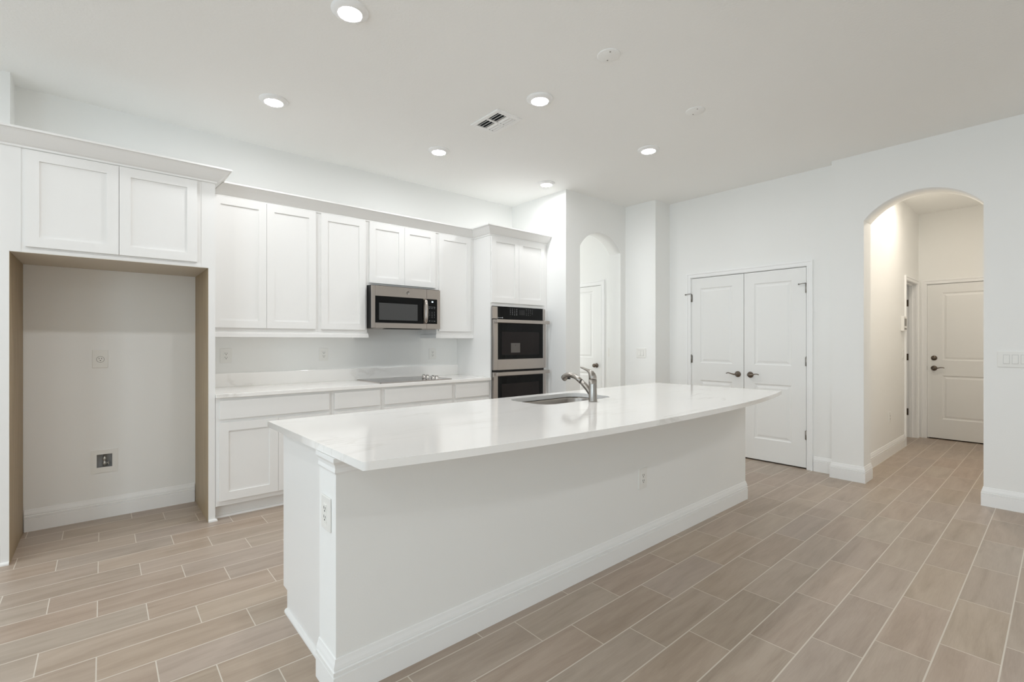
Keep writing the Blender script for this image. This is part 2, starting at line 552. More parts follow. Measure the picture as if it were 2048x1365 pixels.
# ------------------------------------------------------------------ doors and casings (local: +x to the viewer's right, front faces -y)
def casing(name, w, h, loc, rz, cw=0.054, jamb=0.12):
    o = struct_empty(name, loc, rz)
    m = MB()
    for x0, x1 in ((-cw, 0), (w, w + cw)):
        m.box(x0, x1, -0.010, 0, 0, h)
    m.box(-cw, w + cw, -0.010, 0, h, h + cw)
    b = 0.016
    m.box(-cw, -cw + b, -0.017, -0.010, 0, h + cw); m.box(w + cw - b, w + cw, -0.017, -0.010, 0, h + cw)
    m.box(-cw + b, w + cw - b, -0.017, -0.010, h + cw - b, h + cw)
    m.box(-0.012, -0.004, -0.013, -0.010, 0, h + 0.004); m.box(w + 0.004, w + 0.012, -0.013, -0.010, 0, h + 0.004)
    m.box(-0.012, w + 0.012, -0.013, -0.010, h + 0.004, h + 0.012)
    obj('door_casing', m, 'trim', o, local=True)
    j = MB()
    j.box(-0.004, 0.004, 0, jamb, 0, h); j.box(w - 0.004, w + 0.004, 0, jamb, 0, h); j.box(-0.004, w + 0.004, 0, jamb, h - 0.004, h + 0.004)
    j.box(0.004, 0.016, 0.045, 0.08, 0, h - 0.004); j.box(w - 0.016, w - 0.004, 0.045, 0.08, 0, h - 0.004); j.box(0.004, w - 0.004, 0.045, 0.08, h - 0.016, h - 0.004)
    obj('door_jamb', j, 'trim', o, local=True)
    return o

RING = [(0, 0), (0.010, 0.0075), (0.022, 0.0085), (0.042, 0.003)]
def panel_face(mb, x0, x1, z0, z1, ring=RING, y=0.0):
    prev = None
    for ins, dep in ring:
        q = [mb.bm.verts.new((x0 + ins if sx == 0 else x1 - ins, y + dep, z0 + ins if sz == 0 else z1 - ins)) for sx, sz in ((0, 0), (1, 0), (1, 1), (0, 1))]
        if prev:
            for k in range(4):
                f = mb.bm.faces.new([prev[k], prev[(k + 1) % 4], q[(k + 1) % 4], q[k]]); f.material_index = mb.mi
        prev = q
    f = mb.bm.faces.new(prev); f.material_index = mb.mi

def leaf(parent, w, h, px, panels, t=0.035, z0=0.010):
    """two-panel moulded door leaf"""
    m = MB()
    x0, x1 = px
    zs = sorted(panels)
    m.box(0, x0, 0, t, z0, h); m.box(x1, w, 0, t, z0, h)
    edges = [z0] + [z for p in zs for z in p] + [h]
    for a, b in zip(edges[0::2], edges[1::2]): m.box(x0, x1, 0, t, a, b)
    for a, b in zs:
        m.box(x0, x1, 0.012, t, a, b)
        panel_face(m, x0, x1, a, b)
    return obj('door_leaf', m, 'door', parent, local=True)

def lever(parent, x, z, s, name='door_handle', key='bronze'):
    """round rose and waved lever; s = +1 lever to the right"""
    m = MB()
    fn = lambda a, b, t: (x + a, -t, z + b)
    m.lathe([(0.033, 0), (0.033, 0.004), (0.030, 0.009), (0.020, 0.013), (0.014, 0.018), (0.0125, 0.045), (0.013, 0.058), (0.008, 0.062)], fn, 28)
    m.tube([(x, -0.052, z, 0.0105), (x + s * 0.018, -0.054, z - 0.002, 0.0085), (x + s * 0.045, -0.056, z + 0.004, 0.0065),
            (x + s * 0.070, -0.056, z + 0.012, 0.0055), (x + s * 0.090, -0.055, z + 0.013, 0.005), (x + s * 0.108, -0.053, z + 0.006, 0.0045)], 12)
    return obj(name, m, key, parent, local=True)

def hinge(parent, x, z, key='hinge', stop=0):
    m = MB()
    m.lathe([(0.0065, -0.045), (0.0065, 0.045)], lambda a, b, t: (x + a, -0.007 + b, z + t), 12)
    m.lathe([(0.004, 0.045), (0.005, 0.049), (0.003, 0.053)], lambda a, b, t: (x + a, -0.007 + b, z + t), 12)
    m.box(x - 0.014, x + 0.014, -0.0025, 0.0005, z - 0.044, z + 0.044)
    if stop:
        m.tube([(x, -0.008, z + 0.052, 0.004), (x + stop * 0.03, -0.028, z + 0.050, 0.0035), (x + stop * 0.062, -0.032, z + 0.044, 0.0035)], 10)
        m.lathe([(0.008, 0), (0.008, 0.008)], lambda a, b, t: (x + stop * (0.058 + t), -0.032 + a, z + 0.044 + b), 12)
    return obj('hinge', m, key, parent, local=True)

R90 = -PI / 2
# pantry double doors
casing('trim_1', PD1 - PD0, PDH, (XD, PD1, 0), R90)
d = struct_empty('door_1', (XD + 0.004, 2.9145, 0), R90, 'two panel pantry door leaf hinged beside the light switch pier')
leaf(d, 0.6070, 2.030, (0.104, 0.482), [(0.242, 0.830), (1.032, 1.908)], z0=0.015)
lever(d, 0.6085 - 0.064, 0.921, -1)
hinge(d, -0.003, 1.80, stop=-1); hinge(d, -0.003, 1.075); hinge(d, -0.003, 0.34)
d = struct_empty('door_2', (XD + 0.004, 2.3015, 0), R90, 'two panel pantry door leaf hinged beside the large arch wall')
leaf(d, 0.6070, 2.030, (0.106, 0.474), [(0.242, 0.830), (1.032, 1.908)], z0=0.015)
lever(d, 0.066, 0.921, 1)
hinge(d, 0.6115, 1.815, stop=-1); hinge(d, 0.6115, 1.08); hinge(d, 0.6115, 0.342)
# hall end door
casing('trim_2', HE1 - HE0, HEH, (XH, HE1, 0), R90)
d = struct_empty('door_3', (XH + 0.006, 1.198, 0), R90, 'white two panel door with deadbolt at the end of the hall')
leaf(d, 0.906, 2.034, (0.148, 0.758), [(0.268, 0.838), (1.036, 1.920)], z0=0.015)
lever(d, 0.068, 0.932, 1)
m = MB()
m.lathe([(0.032, 0), (0.032, 0.005), (0.028, 0.010), (0.017, 0.013), (0.012, 0.018), (0.010, 0.022)], lambda a, b, t: (0.068 + a, -t, 1.066 + b), 28)
m.box(0.063, 0.073, -0.034, -0.020, 1.053, 1.079, 0.002)
obj('deadbolt', m, 'bronze', d, local=True)
m = MB().box(-0.006, -0.001, -0.004, 0.004, 0.905, 0.96)
obj('strike_plate', m, 'darkhinge', d, local=True)
# passage door
casing('trim_3', DP1 - DP0, DPH, (XP, DP1, 0), R90, cw=0.062)
d = struct_empty('door_4', (XP + 0.004, DP1 - 0.005, 0), R90, 'white door with knob seen through the small arch')
leaf(d, DP1 - DP0 - 0.01, 2.03, (0.11, 0.61), [(0.242, 0.864), (1.064, 1.965)])
m = MB()
m.lathe([(0.030, 0), (0.030, 0.005), (0.024, 0.010), (0.012, 0.016), (0.012, 0.030), (0.022, 0.038), (0.027, 0.050), (0.024, 0.062), (0.010, 0.068)],
        lambda a, b, t: (0.68 + a, -t, 0.962 + b), 24)
obj('door_handle', m, 'bronze', d, local=True)
# hall side doorway: casing, leaf standing open into the room beyond
c = casing('trim_4', HD1 - HD0, HDH, (HD0, YH, 0), 0.0, jamb=0.145)
for z in (1.80, 1.075, 0.34):
    m = MB().box(HD1 - HD0 - 0.0065, HD1 - HD0 - 0.0035, 0.085, 0.120, z - 0.045, z + 0.045)
    m.lathe([(0.0065, -0.045), (0.0065, 0.045)], lambda a, b, t: (HD1 - HD0 - 0.008 + a, 0.130 + b, z + t), 12)
    obj('hinge', m, 'darkhinge', c, local=True)
d = struct_empty('door_5', (HD1 - 0.004, YH + 0.152, 0), PI / 2, 'door standing open behind the hall side doorway')
leaf(d, 0.66, 2.03, (0.11, 0.55), [(0.242, 0.830), (1.032, 1.908)])

# ------------------------------------------------------------------ cabinets
def shaker(parent, x0, x1, z0, z1, yf, stile=0.058, t=0.019):
    m = MB()
    m.box(x0, x0 + stile, yf, yf + t, z0, z1); m.box(x1 - stile, x1, yf, yf + t, z0, z1)
    m.box(x0 + stile, x1 - stile, yf, yf + t, z0, z0 + stile); m.box(x0 + stile, x1 - stile, yf, yf + t, z1 - stile, z1)
    d = obj('door', m, 'cab', parent)
    p = MB().box(x0 + stile, x1 - stile, yf + 0.009, yf + t - 0.002, z0 + stile, z1 - stile)
    obj('door_panel', p, 'cab', d)
    return d

CROWN = [(0, 0), (0.008, 0), (0.010, 0.004), (0.010, 0.012), (0.014, 0.014), (0.022, 0.020), (0.036, 0.034), (0.054, 0.054),
         (0.070, 0.073), (0.078, 0.081), (0.080, 0.083), (0.088, 0.083), (0.090, 0.085), (0.090, 0.096), (0, 0.096)]
def crown_prof(z): return [(o, z + h) for o, h in CROWN]

YKC = YK - 0.0015
# refrigerator enclosure
YF = 3.955
YU = 4.245
fr = thing('refrigerator_cabinet', 'tall white cabinet framing the empty refrigerator alcove, two doors above the opening', 'cabinet', (0.08, YF, 0))
m = MB(); m.box(0.567, 0.609, YF, YKC, 0, 2.41)
obj('side_panel', m, 'cab', fr)
m = MB(); m.box(-0.443, -0.407, YF, YKC - 0.209, 0, 2.41)
obj('side_panel', m, 'cab', fr)
m = MB().box(0.565, 0.567, YF + 0.002, YKC, 0, 1.80)
obj('inner_veneer', m, 'maple', fr, label='bare maple inner face of the alcove side')
m = MB().box(-0.407, -0.405, YF + 0.002, YKC, 0, 1.80)
obj('inner_veneer', m, 'maple', fr, label='bare maple inner face of the alcove side')
m = MB().box(-0.405, 0.565, YF + 0.002, YKC, 1.801, 1.803)
obj('soffit_panel', m, 'soffit', fr, label='pale unpainted underside over the alcove')
m = MB().box(-0.407, 0.526, YF + 0.004, YKC, 1.803, 2.41)
m.box(-0.405, 0.565, YF + 0.001, YF + 0.02, 1.803, 1.823)
obj('cabinet_box', m, 'cab', fr)
obj('filler_strip', MB().box(0.526, 0.567, YF, YF + 0.03, 1.803, 2.41), 'cab', fr)
obj('filler_strip', MB().box(-0.407, -0.360, YF, YF + 0.03, 1.803, 2.41), 'cab', fr)
shaker(fr, -0.341, 0.0783, 1.836, 2.401, YF - 0.016)
shaker(fr, 0.0807, 0.499, 1.836, 2.401, YF - 0.016)
obj('crown_molding', MB().sweep([(-0.443, YF), (0.609, YF), (0.609, YU - 0.0015)], crown_prof(2.408), post=(1.0, YU - 0.0015)), 'cab', fr)
QTR = [(0, 0), (0.013, 0), (0.013, 0.008), (0.009, 0.015), (0, 0.018)]
obj('shoe_molding', MB().sweep([(0.567, YF), (0.609, YF), (0.609, 3.998)], QTR), 'cab', fr)
obj('shoe_molding', MB().sweep([(-0.443, YF), (-0.407, YF)], QTR), 'cab', fr)

# wall cabinets
YU = 4.245
ZC = 2.41
YDU = YU - 0.020
def upper(label, x0, x1, z0, doors, zd):
    t = thing('upper_cabinet', label, 'cabinet', ((x0 + x1) / 2, YU, z0), group='wall cabinets over the counter')
    m = MB().box(x0, x1, YU, YKC, z0, ZC)
    obj('cabinet_box', m, 'cab', t)
    for a, b in doors: shaker(t, a, b, zd, 2.400, YDU)
    return t
upper('white wall cabinet with a pair of tall doors beside the refrigerator cabinet', 0.6112, 1.4215, 1.356, [(0.628, 1.0085), (1.0105, 1.399)], 1.390)
upper('white wall cabinet with one tall door just before the microwave', 1.4225, 1.866, 1.356, [(1.444, 1.845)], 1.390)
upper('short white wall cabinet with two doors above the microwave', 1.867, 2.6185, 1.810, [(1.888, 2.2435), (2.2455, 2.596)], 1.832)
ur = upper('white wall cabinet with one tall door between microwave and ovens', 2.6195, 3.089, 1.356, [(2.640, 3.043)], 1.390)
RAIL = [(0, 0), (0.011, 0), (0.011, 0.030), (0.009, 0.032), (0.009, 0.038), (0.006, 0.041), (0, 0.044)]
railp = [(o, 1.318 + h) for o, h in RAIL]
tag(obj('light_rail', MB().sweep([(0.6115, YU - 0.0008), (1.8665, YU - 0.0008), (1.8665, YKC)], railp)
        .box(0.6115, 1.8665, YU - 0.0008, YU + 0.018, 1.318, 1.3552), 'cab'),
    'white light rail under the three wall cabinet doors beside the refrigerator alcove', 'molding')
obj('light_rail', MB().sweep([(2.6195, YKC), (2.6195, YU + 0.004), (3.089, YU + 0.004)], railp)
    .box(2.6195, 3.089, YU + 0.004, YU + 0.022, 1.318, 1.356), 'cab', ur)
XO = 3.091
YO = 3.945
tag(obj('crown_molding', MB().sweep([(0.6105, YU - 0.0008), (XO - 0.0015, YU - 0.0008)], crown_prof(2.402), pre=(0.6105, YF), post=(XO - 0.0015, YO)), 'cab'),
    'long white crown molding along the top of the wall cabinets', 'molding')

# oven tower
ot = thing('oven_cabinet', 'tall white cabinet housing the double wall oven', 'cabinet', (3.5, YO, 0))
m = MB().box(XO, XO + 0.018, YO, YKC, 0, 2.41); obj('side_panel', m, 'cab', ot)
m = MB().box(3.902, 3.9235, YO, YKC, 0, 2.41); obj('side_panel', m, 'cab', ot)
m = MB().box(XO + 0.018, 3.902, YO, YKC, 1.660, 2.41).box(XO + 0.018, 3.902, YO, YKC, 0.10, 0.285).box(XO + 0.018, 3.902, YO + 0.05, YKC, 0, 0.10)
m.box(3.876, 3.902, YO, YO + 0.02, 0.285, 1.66).box(XO + 0.018, 3.902, YKC - 0.02, YKC, 0.285, 1.66)
obj('cabinet_box', m, 'cab', ot)
shaker(ot, 3.100, 3.4785, 1.697, 2.400, YO - 0.018)
shaker(ot, 3.4805, 3.874, 1.697, 2.400, YO - 0.018)
m = MB().box(3.105, 3.870, YO - 0.018, YO - 0.001, 0.115, 0.270); obj('drawer', m, 'cab', ot)
obj('crown_molding', MB().sweep([(XO, YU), (XO, YO), (3.9235, YO)], crown_prof(2.402), pre=(0.6, YU)), 'cab', ot)

# base cabinets
YB = 3.955
YDB = YB - 0.019
def base_unit(label, x0, x1, drawer, doors):
    t = thing('base_cabinet', label, 'cabinet', ((x0 + x1) / 2, YB, 0), group='base cabinets under the counter')
    m = MB().box(x0, x1, YB, YKC, 0.100, 0.876)
    obj('cabinet_box', m, 'cab', t)
    m = MB().box(x0, x1, 4.014, 4.030, 0, 0.100); m.sweep([(x0, 4.014), (x1, 4.014)], QTR)
    obj('toe_kick', m, 'cab', t)
    m = MB().box(drawer[0], drawer[1], YDB, YB - 0.001, 0.722, 0.856, 0.0015)
    obj('drawer', m, 'cab', t)
    for a, b in doors: shaker(t, a, b, 0.137, 0.697, YDB, 0.06)
    return t
base_unit('white base cabinet with a wide drawer over two doors beside the refrigerator alcove', 0.611, 1.4315, (0.634, 1.411), [(0.630, 1.0215), (1.0235, 1.411)])
base_unit('narrow white base cabinet just before the cooktop cabinet', 1.4325, 1.8775, (1.455, 1.855), [(1.455, 1.855)])
base_unit('wide white base cabinet directly below the cooktop', 1.8785, 2.6285, (1.902, 2.606), [(1.902, 2.253), (2.255, 2.606)])
base_unit('white base cabinet next to the wall ovens', 2.6295, 3.089, (2.654, 3.066), [(2.654, 3.066)])

ct = thing('countertop', 'white quartz countertop with short backsplash along the kitchen wall', 'countertop', (1.85, 3.926, 0.877))
obj('slab', MB().box(0.610, 3.090, 3.926, YKC, 0.877, 0.905, 0.002), 'quartz', ct)
obj('backsplash', MB().box(0.610, 3.090, 4.543, YKC, 0.905, 1.018, 0.0015), 'quartz', ct)

# ------------------------------------------------------------------ island
HW0, HW1 = 0.632, 3.968           # half wall ends
YW0, YW1 = 1.700, 1.870           # half wall faces
XE = 0.664                        # end panel
YI = 2.468                        # cabinet face (far side)
isl = thing('kitchen_island', 'long white kitchen island with plastered half wall in the middle of the kitchen', 'kitchen island', (2.3, 2.05, 0))
obj('half_wall', MB().box(HW0, HW1, YW0, YW1, 0, 0.860), 'wall', isl, label='plastered half wall facing the room')
obj('end_panel', MB().prism([(YW1, 0), (2.408, 0), (2.408, 0.100), (YI, 0.100), (YI, 0.866), (YW1, 0.866)], lambda p, q, t: (t, p, q), XE, XE + 0.02), 'cab', isl)
obj('end_panel', MB().prism([(YW1, 0), (2.408, 0), (2.408, 0.100), (YI, 0.100), (YI, 0.866), (YW1, 0.866)], lambda p, q, t: (t, p, q), HW1 - 0.052, HW1 - 0.032), 'cab', isl)
m = MB()
SX0, SX1, SY0, SY1 = 2.030, 2.716, 2.050, 2.432
m.box(XE + 0.02, SX0 - 0.03, YW1, YI, 0.100, 0.866); m.box(SX1 + 0.03, HW1 - 0.052, YW1, YI, 0.100, 0.866)
m.box(SX0 - 0.03, SX1 + 0.03, YW1, YI, 0.100, 0.62)
m.box(SX0 - 0.03, SX1 + 0.03, YI - 0.02, YI, 0.62, 0.866)
obj('cabinet_box', m, 'cab', isl)
obj('toe_kick', MB().box(XE + 0.02, HW1 - 0.052, YW1, 2.412, 0, 0.100), 'cab', isl)
xs = [XE + 0.004, 1.32, 1.99, 2.76, 3.36, HW1 - 0.05]
for a, b in zip(xs, xs[1:]):
    m = MB()
    st = 0.06; x0, x1, z0, z1, y0 = a + 0.003, b - 0.003, 0.115, 0.850, YI + 0.001
    m.box(x0, x0 + st, y0, y0 + 0.02, z0, z1).box(x1 - st, x1, y0, y0 + 0.02, z0, z1)
    m.box(x0 + st, x1 - st, y0, y0 + 0.02, z0, z0 + st).box(x0 + st, x1 - st, y0, y0 + 0.02, z1 - st, z1)
    d = obj('door', m, 'cab', isl)
    obj('door_panel', MB().box(x0 + st, x1 - st, y0 + 0.002, y0 + 0.011, z0 + st, z1 - st), 'cab', d)
obj('baseboard', MB().sweep([(HW1, YW1), (HW1, YW0), (HW0, YW0), (HW0, YW1)], BASE, side=-1), 'trim', isl)
obj('shoe_molding', MB().sweep([(XE, YW1 + 0.002), (XE, 2.408)], [(-o, z) for o, z in QTR]), 'cab', isl)
CAP = [(0, 0.806), (0.004, 0.806), (0.006, 0.812), (0.004, 0.826), (0.006, 0.838), (0.012, 0.848), (0.014, 0.850), (0.014, 0.8655), (0, 0.8655)]
obj('cap_molding', MB().sweep([(HW1, YW1), (HW1, YW0), (HW0, YW0), (HW0, YW1)], CAP, side=-1), 'trim', isl)

ZT, TH = 0.895, 0.028
front = [(0.630, 1.462), (0.788, 1.430), (0.950, 1.402), (1.150, 1.374), (1.400, 1.346), (1.700, 1.322), (2.000, 1.308), (2.330, 1.303),
         (2.660, 1.305), (2.980, 1.314), (3.250, 1.332), (3.500, 1.360), (3.700, 1.388), (3.880, 1.420), (4.027, 1.450)]
outline = front + [(3.955, 2.523), (0.606, 2.520)]
def rrect(x0, x1, y0, y1, r, n=8):
    pts = []
    for cx, cy, a0 in ((x1 - r, y1 - r, 0), (x0 + r, y1 - r, 90), (x0 + r, y0 + r, 180), (x1 - r, y0 + r, 270)):
        for k in range(n + 1):
            a = math.radians(a0 + 90 * k / n); pts.append((cx + r * math.cos(a), cy + r * math.sin(a)))
    return pts
def flat_plate(name, loops, z0, z1):
    cu = bpy.data.curves.new(name, 'CURVE'); cu.dimensions = '2D'; cu.fill_mode = 'BOTH'
    cu.extrude = (z1 - z0) / 2
    for L in loops:
        sp = cu.splines.new('POLY'); sp.points.add(len(L) - 1)
        for p, (x, y) in zip(sp.points, L): p.co = (x, y, 0, 1)
        sp.use_cyclic_u = True
    o = bpy.data.objects.new(name, cu); COL.objects.link(o)
    dg = bpy.context.evaluated_depsgraph_get(); dg.update()
    me = bpy.data.meshes.new_from_object(o.evaluated_get(dg))
    bpy.data.objects.remove(o); bpy.data.curves.remove(cu)
    me.transform(Matrix.Translation((0, 0, (z0 + z1) / 2)))
    return me
SINK = rrect(SX0, SX1, SY0, SY1, 0.10, 10)
# smooth the bowed edge
def spline(pts, n=6):
    out = []
    for i in range(len(pts) - 1):
        p0, p1, p2, p3 = pts[max(0, i - 1)], pts[i], pts[i + 1], pts[min(len(pts) - 1, i + 2)]
        for k in range(n):
            t = k / n
            out.append(tuple(0.5 * (2 * p1[j] + (p2[j] - p0[j]) * t + (2 * p0[j] - 5 * p1[j] + 4 * p2[j] - p3[j]) * t * t + (3 * p1[j] - p0[j] - 3 * p2[j] + p3[j]) * t ** 3) for j in (0, 1)))
    return out + [pts[-1]]
me = flat_plate('island_countertop', [spline(front) + outline[-2:], SINK], ZT - TH, ZT)
me.materials.clear(); me.materials.append(M['quartz'])
me.transform(Matrix.Translation((-2.3, -1.95, 0)))
o = link('island_countertop', me); o.location = (2.3, 1.95, 0)
tag(o, 'white quartz island countertop with a bowed overhanging edge', 'countertop')

# sink
sk = thing('sink', 'stainless steel undermount sink in the island countertop', 'sink', (2.373, 2.241, 0.69))
m = MB()
def loop(x0, x1, y0, y1, r, z): return [m.bm.verts.new((x, y, z)) for x, y in rrect(x0, x1, y0, y1, r, 10)]
e = 0.004
loops = [loop(SX0 - 0.02, SX1 + 0.02, SY0 - 0.02, SY1 + 0.014, 0.11, ZT - TH - 0.001), loop(SX0 - e, SX1 + e, SY0 - e, SY1 + e, 0.102, ZT - TH - 0.001),
         loop(SX0 - 0.001, SX1 + 0.001, SY0 - 0.001, SY1 + 0.001, 0.10, ZT - TH - 0.012), loop(SX0 + 0.006, SX1 - 0.006, SY0 + 0.006, SY1 - 0.006, 0.095, 0.730),
         loop(SX0 + 0.016, SX1 - 0.016, SY0 + 0.016, SY1 - 0.016, 0.085, 0.704), loop(SX0 + 0.04, SX1 - 0.04, SY0 + 0.04, SY1 - 0.04, 0.06, 0.692)]
for a, b in zip(loops, loops[1:]):
    for k in range(len(a)):
        f = m.bm.faces.new([a[k], a[(k + 1) % len(a)], b[(k + 1) % len(a)], b[k]]); f.smooth = True
m.bm.faces.new(loops[-1])
obj('basin', m, 'sink', sk)
m = MB().lathe([(0.055, 0.692), (0.055, 0.695), (0.040, 0.6955), (0.035, 0.6925), (0.010, 0.6925)], lambda a, b, t: (2.373 + a, 2.241 + b, t), 28)
obj('drain', m, 'nickel', sk)

# faucet
FX, FY = 2.397, 1.988
fc = thing('faucet', 'brushed nickel pull-out faucet rising from the island countertop', 'faucet', (FX, FY, ZT))
m = MB().lathe([(0.0285, ZT), (0.0285, ZT + 0.008), (0.0268, ZT + 0.012), (0.0262, 1.000), (0.0262, 1.037)], lambda a, b, t: (FX + a, FY + b, t), 36)
obj('body', m, 'nickel', fc)
m = MB().tube([(FX, FY, 1.038, 0.0258), (FX, FY + 0.001, 1.052, 0.0256), (FX, FY + 0.006, 1.066, 0.0235), (FX, FY + 0.015, 1.079, 0.0188),
               (FX, FY + 0.030, 1.089, 0.0125), (FX, FY + 0.050, 1.0965, 0.0088), (FX, FY + 0.075, 1.104, 0.0070), (FX, FY + 0.098, 1.111, 0.0064), (FX, FY + 0.103, 1.1125, 0.004)], 24)
obj('handle', m, 'nickel', fc)
m = MB().tube([(FX, FY, 0.925, 0.016), (FX, FY + 0.020, 0.952, 0.019), (FX, FY + 0.045, 0.978, 0.018), (FX, FY + 0.075, 1.001, 0.0168), (FX, FY + 0.098, 1.017, 0.0160)], 24)
obj('spout', m, 'nickel', fc)
m = MB().tube([(FX, FY + 0.099, 1.0178, 0.0168), (FX, FY + 0.125, 1.034, 0.0165), (FX, FY + 0.155, 1.049, 0.0168), (FX, FY + 0.190, 1.0565, 0.0185),
               (FX, FY + 0.222, 1.051, 0.0210), (FX, FY + 0.246, 1.036, 0.0225), (FX, FY + 0.256, 1.028, 0.0215), (FX, FY + 0.258, 1.0265, 0.016)], 24)
h = obj('spray_head', m, 'nickel', fc)
m = MB().box(FX - 0.006, FX + 0.006, FY + 0.196, FY + 0.216, 1.026, 1.034, 0.002)
obj('spray_button', m, 'blackplastic', h)

# ------------------------------------------------------------------ appliances
# microwave
YM = 4.140
X0, X1, Z0, Z1 = 1.8685, 2.598, 1.409, 1.800
mw = thing('microwave', 'stainless over-the-range microwave mounted below the short wall cabinet', 'microwave', (2.234, YM, Z0))
obj('body', MB().box(X0 + 0.002, X1 - 0.002, YM + 0.020, YK - 0.002, Z0, Z1 + 0.006), 'blackplastic', mw)
XS = 2.443   # split between door and control side
m = MB()
wx0, wx1, wz0, wz1 = 1.901, 2.406, 1.457, 1.706
m.box(X0, wx0, YM, YM + 0.02, Z0, Z1, 0.002); m.box(wx0, XS - 0.001, YM, YM + 0.02, wz1, Z1); m.box(wx0, XS - 0.001, YM, YM + 0.02, Z0, wz0)
m.box(wx1, XS - 0.001, YM + 0.004, YM + 0.02, wz0, wz1)
dr = obj('door', m, 'steel', mw)
obj('door_glass', MB().box(wx0, wx1 + 0.002, YM + 0.002, YM + 0.018, wz0, wz1), 'black', dr)
obj('viewing_window', MB().box(1.939, 2.341, YM + 0.001, YM + 0.003, 1.484, 1.643), 'mwwindow', dr)
m = MB().tube([(2.425, YM - 0.004, 1.463, 0.014), (2.425, YM - 0.020, 1.480, 0.015), (2.425, YM - 0.030, 1.530, 0.0155), (2.425, YM - 0.033, 1.580, 0.0155),
               (2.425, YM - 0.030, 1.632, 0.0155), (2.425, YM - 0.020, 1.682, 0.015), (2.425, YM - 0.004, 1.699, 0.014)], 14, squash=[0.6] * 7)
obj('handle', m, 'steel', dr)
m = MB().lathe([(0.017, 0), (0.017, 0.0015), (0.0155, 0.0022), (0.0152, 0.001), (0.0, 0.001)], lambda a, b, t: (2.237 + a, YM - t, 1.753 + b), 28, caps=False)
text_polys(m, 'GE', 0.016, lambda x, y: (2.237 + x, YM - 0.0018, 1.753 + y))
obj('emblem', m, 'hinge', dr)
m = MB()
m.box(XS + 0.001, X1, YM, YM + 0.02, 1.706, Z1); m.box(XS + 0.001, X1, YM, YM + 0.02, Z0, 1.459); m.box(2.563, X1, YM, YM + 0.02, 1.459, 1.706)
cp = obj('control_panel', m, 'steel', mw)
obj('keypad', MB().box(XS + 0.001, 2.563, YM + 0.001, YM + 0.018, 1.459, 1.706), 'black', cp)
obj('display', MB().box(2.499, 2.516, YM - 0.0005, YM + 0.0012, 1.672, 1.686), 'display', cp)
def put(s, x, z, size, y):
    m = MB(); text_polys(m, s, size, lambda a, b: (x + a, y, z + b))
    obj('key_legend', m, 'legend', cp)
for z, row in ((1.628, ('Cook', 'Pop', 'Heat')), (1.613, ('Def', 'Pwr', 'Tmr')), (1.575, ('1', '2', '3')), (1.557, ('4', '5', '6')), (1.540, ('7', '8', '9')), (1.523, ('-', '0', '+')), (1.487, ('Off', 'On', 'Vent'))):
    for x, s in zip((2.476, 2.504, 2.531), row): put(s, x, z, 0.013 if len(s) == 1 else 0.0105, YM + 0.0003)
m = MB().box(X0 + 0.03, X1 - 0.03, YM + 0.05, YK - 0.05, Z0 - 0.006, Z0)
obj('grease_filter', m, 'steel', mw)
obj('air_vent', MB().box(2.02, 2.40, YM + 0.022, YM + 0.10, Z0 - 0.008, Z0 - 0.001), 'blackplastic', mw)

# double wall oven
YV = YO - 0.028
ov = thing('wall_oven', 'stainless double wall oven with black glass doors built into the tall cabinet', 'oven', (3.487, YV, 0.29))
obj('body', MB().box(3.112, 3.872, YO - 0.006, YK - 0.03, 0.290, 1.652), 'blackplastic', ov)
cp = obj('control_panel', MB().box(3.168, 3.836, YV + 0.002, YO - 0.007, 1.524, 1.652), 'black', ov)
obj('side_trim', MB().box(3.104, 3.168, YV, YO - 0.007, 1.524, 1.652, 0.0015), 'steel', cp)
obj('side_trim', MB().box(3.836, 3.874, YV, YO - 0.007, 1.524, 1.652, 0.0015), 'steel', cp)
obj('display', MB().box(3.470, 3.556, YV + 0.0005, YV + 0.003, 1.572, 1.632), 'darkdisplay', cp)
def key(s, x, z, size):
    m = MB(); text_polys(m, s, size, lambda a, b: (x + a, YV + 0.0008, z + b))
    obj('key_legend', m, 'legend', cp)
for r, z in enumerate((1.634, 1.614, 1.594, 1.574)):
    for c, x in enumerate((3.345, 3.376, 3.407, 3.438)):
        key('123A456B789C*0#D'[r * 4 + c], x, z, 0.018)
    for c, x in enumerate((3.582, 3.612, 3.642, 3.672)):
        key(('B', 'C', 'R', 'T', '1', '2', '3', '4', '5', '6', '7', '8', '9', '0', '+', '-')[r * 4 + c], x, z, 0.013)
m = MB()
for x, r in ((3.178, 0.006), (3.236, 0.007)):
    m.lathe([(r, 0), (r, 0.0006)], lambda a, b, t: (x + a, YV + 0.0018 - t, 1.537 + b), 16)
m.box(3.190, 3.226, YV + 0.0010, YV + 0.0018, 1.534, 1.539)
obj('badge', m, 'legend', cp)
def oven_door(z0, z1, glass, win):
    m = MB()
    gx0, gx1 = 3.162, 3.828
    m.box(3.110, gx0, YV - 0.012, YV + 0.020, z0, z1, 0.0015); m.box(gx1, 3.872, YV - 0.012, YV + 0.020, z0, z1, 0.0015)
    m.box(gx0, gx1, YV - 0.012, YV + 0.020, z0, glass[0]); m.box(gx0, gx1, YV - 0.012, YV + 0.020, glass[1], z1)
    d = obj('door', m, 'steel', ov)
    obj('door_glass', MB().box(gx0, gx1, YV - 0.010, YV + 0.018, *glass), 'black', d)
    obj('viewing_window', MB().box(3.217, 3.764, YV - 0.0108, YV - 0.0095, *win), 'window', d)
    zh = z1 - 0.018
    h = MB().box(3.116, 3.884, YV - 0.066, YV - 0.048, zh - 0.019, zh + 0.019, 0.004)
    h.box(3.122, 3.150, YV - 0.050, YV - 0.012, zh - 0.016, zh + 0.016); h.box(3.846, 3.878, YV - 0.050, YV - 0.012, zh - 0.016, zh + 0.016)
    obj('handle', h, 'steel', d)
    return d
